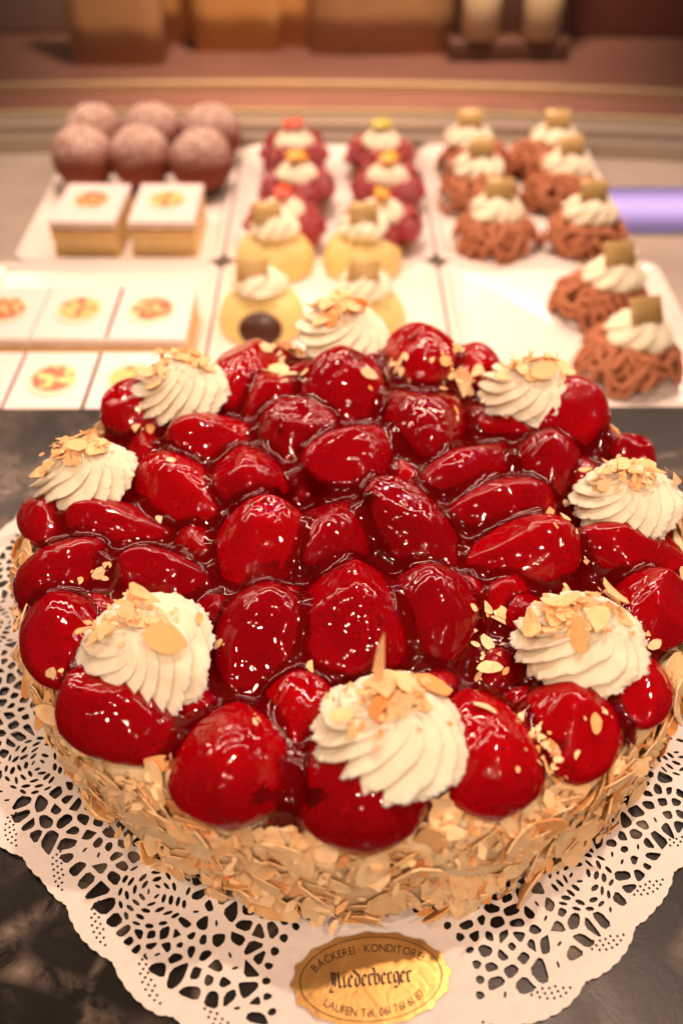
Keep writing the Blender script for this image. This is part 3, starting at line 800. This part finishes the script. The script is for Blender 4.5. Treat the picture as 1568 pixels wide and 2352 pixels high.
# ---- cream rosettes with almond flakes
ROS = [(893,1700,355,-.10),(1330,1490,315,.5),(1436,1160,250,1.2),(1210,905,222,1.9),(788,775,222,2.6),(412,905,232,3.4),(198,1105,248,4.2),(340,1510,325,5.1)]
from mathutils.bvhtree import BVHTree
ros_me = [rosette_mesh(13, 2.4, .17, 10+i, 286, 60, frill=.08) for i in range(4)]
ros_bvh = [BVHTree.FromPolygons([v.co[:] for v in m_.vertices], [p_.vertices[:] for p_ in m_.polygons]) for m_ in ros_me]
def flake_rot(nrm, tilt, rs):
    n = (Vector(nrm)+Vector(tuple(rs.normal(0, tilt, 3)))).normalized()
    q = n.to_track_quat('Z', 'Y'); return (q @ Matrix.Rotation(rs.uniform(0, 6.28), 3, 'Z').to_quaternion())
rs = np.random.default_rng(99)
for i, (px, py, wp, az) in enumerate(ROS):
    zb = .0665
    p = at(px, py, zb); wd = wp/px_per_m(p)
    zb = max(.0620, min(.070, np.mean([top_z(p.x+.35*wd*math.cos(q), p.y+.35*wd*math.sin(q)) for q in np.linspace(0, 6.28, 16)])-.001))
    p = at(px, py, zb+.002); p.z = zb
    r = link('cream_rosette', ros_me[i % 4], cake, (p.x, p.y, zb-CZ), (.0, .0, az*1.7), wd*.93)
    r.rotation_euler = (rs.uniform(-.1, .1)-.08, rs.uniform(-.1, .1), az*1.7)
    inv = r.matrix_basis.inverted()
    if i == 0:                              # a tall sliver stuck upright in the nearest rosette
        o = bpy.data.objects.new('almond_sliver', FLAKE_TOAST[2]); COL.objects.link(o); o.parent = r; o.matrix_parent_inverse = inv
        o.matrix_basis = Matrix.Translation(at(882, 1530, zb+wd*.52)) @ Matrix.Rotation(-.35, 4, 'X') @ Matrix.Rotation(.12, 4, 'Y') @ Matrix.Rotation(1.2, 4, 'Z') @ Matrix.Rotation(PI/2, 4, 'Y') @ Matrix.Diagonal((.022, .0085, .014, 1))
    # pile of shavings towards the back of the crown
    back = Vector((-.04 if i != 3 else .04, .055, 0))
    basis = r.matrix_basis.copy(); i3 = basis.to_3x3().inverted()
    for k in range(80):
        big = k < (17 if i not in (0, 7) else 11); sp = .135 if big else .13
        d = Vector((rs.normal(0, sp*1.15), rs.normal(0, sp*.85), 0)) + back
        if d.length > .43: continue
        lo = inv @ Vector((p.x+d.x*wd, p.y+d.y*wd, .13)); ld = (i3 @ Vector((0, 0, -1))).normalized()
        hp, hn, _, _ = ros_bvh[i % 4].ray_cast(lo, ld)
        if hp is None: continue
        wp_ = basis @ hp; nrm = (basis.to_3x3() @ hn).normalized()
        q = flake_rot(nrm+Vector((0, 0, .6)), .42 if big else .7, rs)
        s_ = (rs.uniform(.16, .31) if big else rs.uniform(.04, .11))*wd
        mi = int(rs.integers(0, 9)) if big else int(rs.integers(9, 18))
        o = bpy.data.objects.new('almond_flake', FLAKE_TOAST[mi]); COL.objects.link(o); o.parent = r
        o.matrix_parent_inverse = inv
        o.matrix_basis = Matrix.Translation(wp_ + nrm*(.0008 + .0011*(k % 4))) @ q.to_matrix().to_4x4() @ Matrix.Scale(s_, 4)

# ---- loose flakes and crumbs lying on the fruit
SC = [(640,852,70,7),(660,865,50,4),(845,860,45,2),(885,868,45,2),(915,840,50,7),(1060,880,70,10),(1045,945,28,2),(1165,952,40,1),(1020,830,40,4),(1050,810,40,3),
 (1140,1425,75,2),(1110,1395,50,3),(1150,1405,50,2),(1115,1480,55,5),(1125,1535,60,7),(1100,1555,30,3),(1255,1175,35,4),(1290,1190,45,6),(1300,1160,30,2),(1345,1290,22,5),
 (225,1320,40,6),(180,1335,30,2),(240,1300,22,5),(370,1196,32,1),(395,1060,28,1),(345,985,30,1),(320,935,30,2),(318,985,28,2),(400,935,26,2),
 (718,1532,40,1),(590,1655,18,8),(580,1660,30,1),(1115,1628,62,1),(1365,1662,50,2),(1240,1690,45,9),(1200,1650,30,4),(1270,1720,50,10),(1385,1640,30,3),
 (1250,1760,60,12),(170,1655,50,2),(370,1750,80,4),(95,1565,45,3),(120,1550,40,2),(505,1480,30,2),(1500,1480,40,4),(1460,1440,35,2),(610,800,40,5),(1095,860,55,6)]
for (px, py, ext, cnt) in SC:
    for k in range(cnt):
        s_px = ext*(1.0 if k == 0 else rs.uniform(.22, .55))
        jx, jy = (0, 0) if k == 0 else (rs.normal(0, ext*.45), rs.normal(0, ext*.38))
        q = hit(px+jx, py+jy)
        if q.z < .045: continue
        n = top_n(q.x, q.y); s_ = s_px/px_per_m(q)
        qq = flake_rot(n, .22, rs)
        link('almond_flake', FLAKE_ME[int(rs.integers(0, 9 if k == 0 else 18))], cake, q + n*(.0006 + s_*.04) - Vector((0, 0, CZ)), qq.to_matrix(), s_)

# ---- almond coating of the side: biggest shavings singly, the rest as one mass
mass_v, mass_f, tint, nv = [], [], [], 0
single = []
NF = 3200
for k in range(NF):
    th = rs.uniform(0, 2*PI); u = rs.uniform(0, 1) if k < 2800 else rs.uniform(.86, 1.06)
    big = rs.uniform() < .36
    z = .0014 + .0530*u
    s_ = rs.uniform(.0095, .0185) if big else rs.uniform(.0025, .008)
    rim = max(0, (z-.047)/.008)
    rad = .1352 - .006*rim**1.5 + rs.uniform(-.0006, .0018) + (.0008 if not big else 0)
    if z < .006: rad += rs.uniform(-.002, .002)
    er = Vector((math.cos(th), math.sin(th), 0))
    nrm = (er*(1-.35*rim) + Vector((0, 0, rs.normal(.04, .14)+.5*rim)))
    qq = flake_rot(nrm, .23 if big else .45, rs)
    pos = er*rad + Vector((0, 0, z))
    if top_z(pos.x*.985, pos.y*.985) > z+.0045+CZ and z > .046: 
        pos = er*(rad+.001) + Vector((0, 0, z-.004))
    mi = int(rs.integers(0, 9)) if big else int(rs.integers(9, 18))
    front = -math.sin(th) > .15
    if big and front and len(single) < 110 and s_ > .011:
        single.append(1)
        link('almond_flake', FLAKE_ME[mi], cake, pos+er*.0006, qq.to_matrix(), s_)
    else:
        V = FLAKES[mi][0]*s_; R3 = np.array(qq.to_matrix()); V = V@R3.T + np.array(pos)
        mass_v.append(V); mass_f += [tuple(nv+q for q in f) for f in FLAKES[mi][1]]; nv += len(V); tint += [rs.uniform()]*len(V)
me = mesh('almond_coating', np.concatenate(mass_v).tolist(), mass_f, MAT_ALMOND_STUFF)
at_ = me.attributes.new('tint', 'FLOAT', 'POINT'); at_.data.foreach_set('value', tint)
o = link('almond_coating', me, cake); o['kind'] = 'stuff'

# ------------------------------------------------------------------ paper doily with real cut-outs
DC = (0, 0)
_da = [-180, -165, -141, -133, -121, -112, -90, -68, -59, -53, -45, -30, 0, 30, 60, 90, 120, 157, 180]
_dr = [.182, .177, .169, .164, .170, .177, .181, .174, .169, .165, .163, .168, .178, .170, .150, .145, .150, .180, .182]
def DRA(a): return float(np.interp((math.degrees(a)+180) % 360 - 180, _da, _dr))
def circle_pts(cx, cy, r, n, ecc=1, rot=0, ir=0, s=0):
    out = []
    for i in range(n):
        a = 2*PI*i/n; q = r*(1+ir*math.sin(3*a+s)*.6+ir*math.sin(5*a+2*s)*.5)
        x, y = q*math.cos(a), q*ecc*math.sin(a)
        out.append((cx+x*math.cos(rot)-y*math.sin(rot), cy+x*math.sin(rot)+y*math.cos(rot)))
    return out
outer = []
NS = 40
nO = NS*24
for i in range(nO):
    a = 2*PI*i/nO
    ph = (a*NS/(2*PI)+.25) % 1.0
    lobe = abs(math.sin(PI*ph))**.7
    ser = .00045*abs(math.sin(a*NS*3))
    r = DRA(a) - .0022 + .0026*lobe + ser
    outer.append((r*math.cos(a), r*math.sin(a)))
holes = []; occ = []          # occ: (x, y, r) already taken
med = at(857, 2250, .0016); med = (med.x-DC[0], med.y-DC[1])
MA, MB = .0325, .0235
def in_med(x, y, pad=0): return ((x-med[0])/(MA+pad))**2 + ((y-med[1])/(MB+pad))**2 < 1
rd = np.random.default_rng(5)
rmed = math.hypot(*med); amed = math.atan2(med[1], med[0])
roses = []
for k in range(1, 12):
    a = amed + 2*PI*k/12*1.0 + (0 if k not in (1, 11) else (.02 if k == 1 else -.02))
    roses.append(((DRA(a)-.0265)*math.cos(a), (DRA(a)-.0265)*math.sin(a)))
def free(x, y, r):
    for (ox, oy, orr) in occ:
        if (x-ox)**2+(y-oy)**2 < (r+orr)**2: return False
    return True
RO = .0130
for (cx, cy) in roses:
    ph0 = rd.uniform(0, 6.28)
    for ri, (rad, n, ln) in enumerate([(.0020, 3, .0012), (.0044, 6, .0017), (.0069, 9, .0018), (.0094, 12, .0018), (.0118, 16, .0016)]):
        for i in range(n):
            if rd.uniform() < .12: continue
            a = ph0 + 2*PI*(i+.4*ri)/n; 
            holes.append(circle_pts(cx+rad*math.cos(a), cy+rad*math.sin(a), ln, 7, rd.uniform(.34, .55), a+PI/2+rd.uniform(-.5, .5)))
    occ.append((cx, cy, RO))
# medallion border: row of roundish openings
n = 34
for i in range(n):
    a = 2*PI*i/n; x = med[0]+(MA+.0022)*math.cos(a); y = med[1]+(MB+.0022)*math.sin(a)
    if math.hypot(x, y) > DRA(math.atan2(y, x))-.012: continue
    holes.append(circle_pts(x, y, .0015, 8, rd.uniform(.7, 1), a, .12, i)); occ.append((x, y, .0021))
# scalloped border: leaves drawn by rows of pin holes
for k in range(NS):
    for side in (1,):
        a0 = 2*PI*(k+.30)/NS
        for row, rofs in enumerate((-.0034, -.0050, -.0066)):
            for i in range(7-row):
                a = a0 + (i-3)*.0125; r = DRA(a) + rofs + .0007*(i-3) - .00022*(i-3)**2
                x, y = r*math.cos(a), r*math.sin(a)
                if in_med(x, y, .004): continue
                holes.append(circle_pts(x, y, .00052, 5)); 
# lace net between the roses: shrunken cells round scattered sites
sites = []; shash = {}; sc_ = .0044
def s_near(x, y, d):
    i0, j0 = int(math.floor(x/sc_)), int(math.floor(y/sc_)); k = int(math.ceil(d/sc_)); out = []
    for i in range(i0-k, i0+k+1):
        for j in range(j0-k, j0+k+1):
            for q in shash.get((i, j), ()):
                if (q[0]-x)**2+(q[1]-y)**2 < d*d: out.append(q)
    return out
for _ in range(30000):
    a = rd.uniform(0, 2*PI); r = math.sqrt(rd.uniform(.110**2, (DRA(a)-.0098)**2)); x, y = r*math.cos(a), r*math.sin(a)
    if in_med(x, y, .0062) or min(math.hypot(x-cx, y-cy) for cx, cy in roses) < RO+.0016: continue
    dmin = .0031 + .0020*(.5+.5*noise.noise(Vector((x*60, y*60, 1))))
    if s_near(x, y, dmin): continue
    sites.append((x, y)); shash.setdefault((int(math.floor(x/sc_)), int(math.floor(y/sc_))), []).append((x, y))
def clip(P, nx, ny, d):
    out = []
    for i in range(len(P)):
        a_, b2 = P[i], P[(i+1) % len(P)]; da = a_[0]*nx+a_[1]*ny-d; db = b2[0]*nx+b2[1]*ny-d
        if da <= 0: out.append(a_)
        if (da < 0) != (db < 0):
            t_ = da/(da-db); out.append((a_[0]+(b2[0]-a_[0])*t_, a_[1]+(b2[1]-a_[1])*t_))
    return out
for (x, y) in sites:
    if noise.noise(Vector((x*85, y*85, 3))) > .34 or rd.uniform() < .07:      # leaves with only a slit
        holes.append(circle_pts(x, y, .00115, 7, .42, rd.uniform(0, PI))); continue
    P = [(x-.006, y-.006), (x+.006, y-.006), (x+.006, y+.006), (x-.006, y+.006)]
    br = rd.uniform(.00055, .00115)
    for (ox, oy) in s_near(x, y, .0125):
        dx, dy = ox-x, oy-y; d = math.hypot(dx, dy)
        if d < 1e-6: continue
        nx, ny = dx/d, dy/d; P = clip(P, nx, ny, (x+dx/2)*nx+(y+dy/2)*ny-br)
        if len(P) < 3: break
    a = math.atan2(y, x); P = clip(P, math.cos(a), math.sin(a), DRA(a)-.0084) if len(P) > 2 else P
    for (cx, cy) in roses:
        d = math.hypot(cx-x, cy-y)
        if d < RO+.012 and len(P) > 2: nx, ny = (cx-x)/d, (cy-y)/d; P = clip(P, nx, ny, cx*nx+cy*ny-RO-.0003)
    ux, uy = (x-med[0])/MA, (y-med[1])/MB; ul = math.hypot(ux, uy)
    if ul < 1.8 and len(P) > 2:
        qx, qy = med[0]+ux/ul*(MA+.0046), med[1]+uy/ul*(MB+.0046); nx, ny = -ux/MA, -uy/MB; nl = math.hypot(nx, ny); nx, ny = nx/nl, ny/nl
        P = clip(P, nx, ny, qx*nx+qy*ny)
    if len(P) < 3: continue
    P2 = []
    for i in range(len(P)):                                            # round the corners
        p_, n_ = P[i], P[(i+1) % len(P)]
        P2 += [(p_[0]*.78+n_[0]*.22, p_[1]*.78+n_[1]*.22), (p_[0]*.22+n_[0]*.78, p_[1]*.22+n_[1]*.78)]
    ar = abs(sum(P2[i][0]*P2[(i+1) % len(P2)][1]-P2[(i+1) % len(P2)][0]*P2[i][1] for i in range(len(P2))))/2
    if ar < 8e-7: continue
    holes.append(P2)
V2 = [Vector(p) for p in outer]; E2 = [(i, (i+1) % nO) for i in range(nO)]
inn = circle_pts(0, 0, .108, 120); base = len(V2); V2 += [Vector(p) for p in inn]; E2 += [(base+i, base+(i+1) % 120) for i in range(120)]
for hpoly in holes:
    base = len(V2); V2 += [Vector(p) for p in hpoly]; E2 += [(base+i, base+(i+1) % len(hpoly)) for i in range(len(hpoly))]
res = delaunay_2d_cdt(V2, E2, [], 1, 1e-7)
cell = .006; hashd = {}
for hi, hp in enumerate(holes):
    ii = {(int(math.floor(x/cell)), int(math.floor(y/cell))) for x, y in hp}
    x0, x1 = min(q[0] for q in ii), max(q[0] for q in ii); y0, y1 = min(q[1] for q in ii), max(q[1] for q in ii)
    for q in range(x0, x1+1):
        for r_ in range(y0, y1+1): hashd.setdefault((q, r_), []).append(hi)
def pip(x, y, P):
    ins = False; k = len(P)-1
    for i in range(len(P)):
        if (P[i][1] > y) != (P[k][1] > y) and x < (P[k][0]-P[i][0])*(y-P[i][1])/(P[k][1]-P[i][1])+P[i][0]: ins = not ins
        k = i
    return ins
keep = []
for f in res[2]:
    x = sum(res[0][q].x for q in f)/3; y = sum(res[0][q].y for q in f)/3
    if x*x+y*y < .1078**2: continue
    if any(pip(x, y, holes[hi]) for hi in hashd.get((int(math.floor(x/cell)), int(math.floor(y/cell))), ())): continue
    keep.append(f)
dv = [(p.x, p.y, .0004*noise.noise(Vector((p.x*40, p.y*40, 0)))) for p in res[0]]
me = mesh('paper_doily', dv, keep, MAT_PAPER, False)
o = link('paper_doily', me, None, (DC[0], DC[1], .00105))
tag(o, 'round white lace paper doily with scalloped edge under the strawberry cake', 'doily')

# ------------------------------------------------------------------ gold oval sticker with lettering
SZ = .0021
sp_ = at(852, 2247, SZ); RZ = .075
SA, SB = .0240, .0134
stk = thing('gold_sticker', 'oval gold foil sticker with dark lettering on the doily in front of the cake', 'sticker', (sp_.x, sp_.y, SZ), RZ)
n = 192; vs = [(0, 0, .00025)]; fs = []
for (sc_, zz) in ((.9, .00025), (1.0, .0002), (1.0, 0.0)):
    for i in range(n):
        a = 2*PI*i/n; k = sc_*(1+.022*math.cos(16*a)+.012*math.cos(16*a+PI)**2)
        vs.append((SA*1.06*k*math.cos(a), SB*1.06*k*math.sin(a), zz))
for i in range(n):
    k = (i+1) % n; fs.append((0, 1+i, 1+k))
    for j in range(2): fs.append((1+j*n+i, 1+(j+1)*n+i, 1+(j+1)*n+k, 1+j*n+k))
link('foil', mesh('foil', vs, fs, MAT_GOLD), stk)
vs, fs = [], []
for i in range(n):
    a = 2*PI*i/n
    for k in (.985, 1.0): vs.append((SA*.965*k*math.cos(a), SB*.965*k*math.sin(a), .00042))
for i in range(n):
    k = (i+1) % n; fs.append((2*i, 2*i+1, 2*k+1, 2*k))
link('ring_line', mesh('ring_line', vs, fs, MAT_INK), stk)
def glyph(ch, size):
    cu = bpy.data.curves.new('g', 'FONT'); cu.body = ch; cu.size = size
    ob = bpy.data.objects.new('g', cu); COL.objects.link(ob)
    dg = bpy.context.evaluated_depsgraph_get(); me = bpy.data.meshes.new_from_object(ob.evaluated_get(dg))
    v = [tuple(q.co) for q in me.vertices]; f = [tuple(p.vertices) for p in me.polygons]
    bpy.data.objects.remove(ob); bpy.data.meshes.remove(me)
    return v, f
def arc_text(txt, size, a_mid, fa, fb, upright, name, squeeze=.92, gap=.16):
    gl = []; x = 0
    for ch in txt:
        if ch == ' ': x += size*.30; continue
        if ch == '\u00b7': v, f = [(q[0]*.8, q[1]+size*.28, 0) for q in glyph('.', size)[0]], glyph('.', size)[1]
        else: v, f = glyph(ch, size)
        x0 = min(q[0] for q in v); x1 = max(q[0] for q in v)
        gl.append((x + (x1-x0)*squeeze/2, (x0+x1)/2, v, f)); x += (x1-x0)*squeeze + size*gap*.5
    tot = x; vs, fs = [], []
    # walk the ellipse by arc length
    N = 4000; aa = np.linspace(0, 2*PI, N); ex, ey = fa*np.cos(aa), fb*np.sin(aa)
    sl = np.concatenate([[0], np.cumsum(np.hypot(np.diff(ex), np.diff(ey)))])
    sm = np.interp(a_mid % (2*PI), aa, sl)
    for (xc, gc, v, f) in gl:
        s_ = sm - (xc-tot/2) if upright else sm + (xc-tot/2)
        a = np.interp(s_ % sl[-1], sl, aa)
        px_, py_ = fa*math.cos(a), fb*math.sin(a); tx_, ty_ = -fa*math.sin(a), fb*math.cos(a)
        ln = math.hypot(tx_, ty_); tx_, ty_ = tx_/ln, ty_/ln
        if upright: tx_, ty_ = -tx_, -ty_
        nx_, ny_ = -ty_, tx_
        b0 = len(vs)
        for q in v: vs.append((px_+(q[0]-gc)*squeeze*tx_+q[1]*nx_, py_+(q[0]-gc)*squeeze*ty_+q[1]*ny_, .00043))
        fs += [tuple(b0+i for i in p) for p in f]
    link(name, mesh(name, vs, fs, MAT_INK), stk)
arc_text('B\u00c4CKEREI \u00b7 KONDITOREI', .0036, PI/2+.02, SA*.80, SB*.60, True, 'upper_lettering')
arc_text('LAUFEN Tel. 061 761 61 87', .0035, -PI/2+.03, SA*.83, SB*.86, False, 'lower_lettering')
# broad-nib blackletter word
LET = {'N': ([[(-.05, 1.22), (.18, 1.36), (.22, .28), (.02, .02), (-.06, -.22), (.20, -.34), (.36, -.2)], [(.30, 1.30), (.46, 1.18), (.42, .12)], [(.46, 1.05), (.74, 1.34), (.78, .16), (.92, .02), (1.02, .14)]], 1.08),
       'i': ([[(0, .80), (.14, .94), (.14, .12), (.28, .02), (.38, .14)], [(.12, 1.28), (.2, 1.38)]], .46),
       'e': ([[(.46, .16), (.28, .0), (.1, .16), (.1, .78), (.3, .98), (.46, .76), (.14, .46)]], .56),
       'd': ([[(.0, 1.38), (.48, .86), (.48, .16), (.3, .0), (.1, .16), (.1, .70), (.3, .90)]], .62),
       'r': ([[(0, .80), (.14, .94), (.14, .12), (.30, .02)], [(.16, .78), (.34, .98), (.48, .84)]], .54),
       'b': ([[(.0, 1.46), (.13, 1.36), (.13, .14), (.3, .0), (.48, .18), (.48, .76), (.32, .95), (.15, .78)]], .62),
       'g': ([[(.46, .90), (.28, .98), (.1, .80), (.1, .22), (.26, .06), (.46, .24)], [(.36, .98), (.48, .84), (.48, -.18), (.28, -.36), (.04, -.24)]], .60)}
vs, fs = [], []
xh = .0036; pen = Vector((math.cos(math.radians(38)), math.sin(math.radians(38))))*.115
cx = 0; layer = 0
tot = sum(LET[c][1] for c in 'Niederberger')
for ch in 'Niederberger':
    for st in LET[ch][0]:
        for i in range(len(st)-1):
            p0, p1 = Vector(st[i]), Vector(st[i+1]); b0 = len(vs); layer += 1
            for q in (p0-pen, p0+pen, p1+pen, p1-pen):
                vs.append(((q.x+cx-tot/2)*xh*1.02, (q.y-.45)*xh, .00043+layer*1.5e-6))
            fs.append((b0, b0+1, b0+2, b0+3))
    cx += LET[ch][1]
link('blackletter_word', mesh('blackletter_word', vs, fs, MAT_INK), stk, (.0, -.0006, 0))
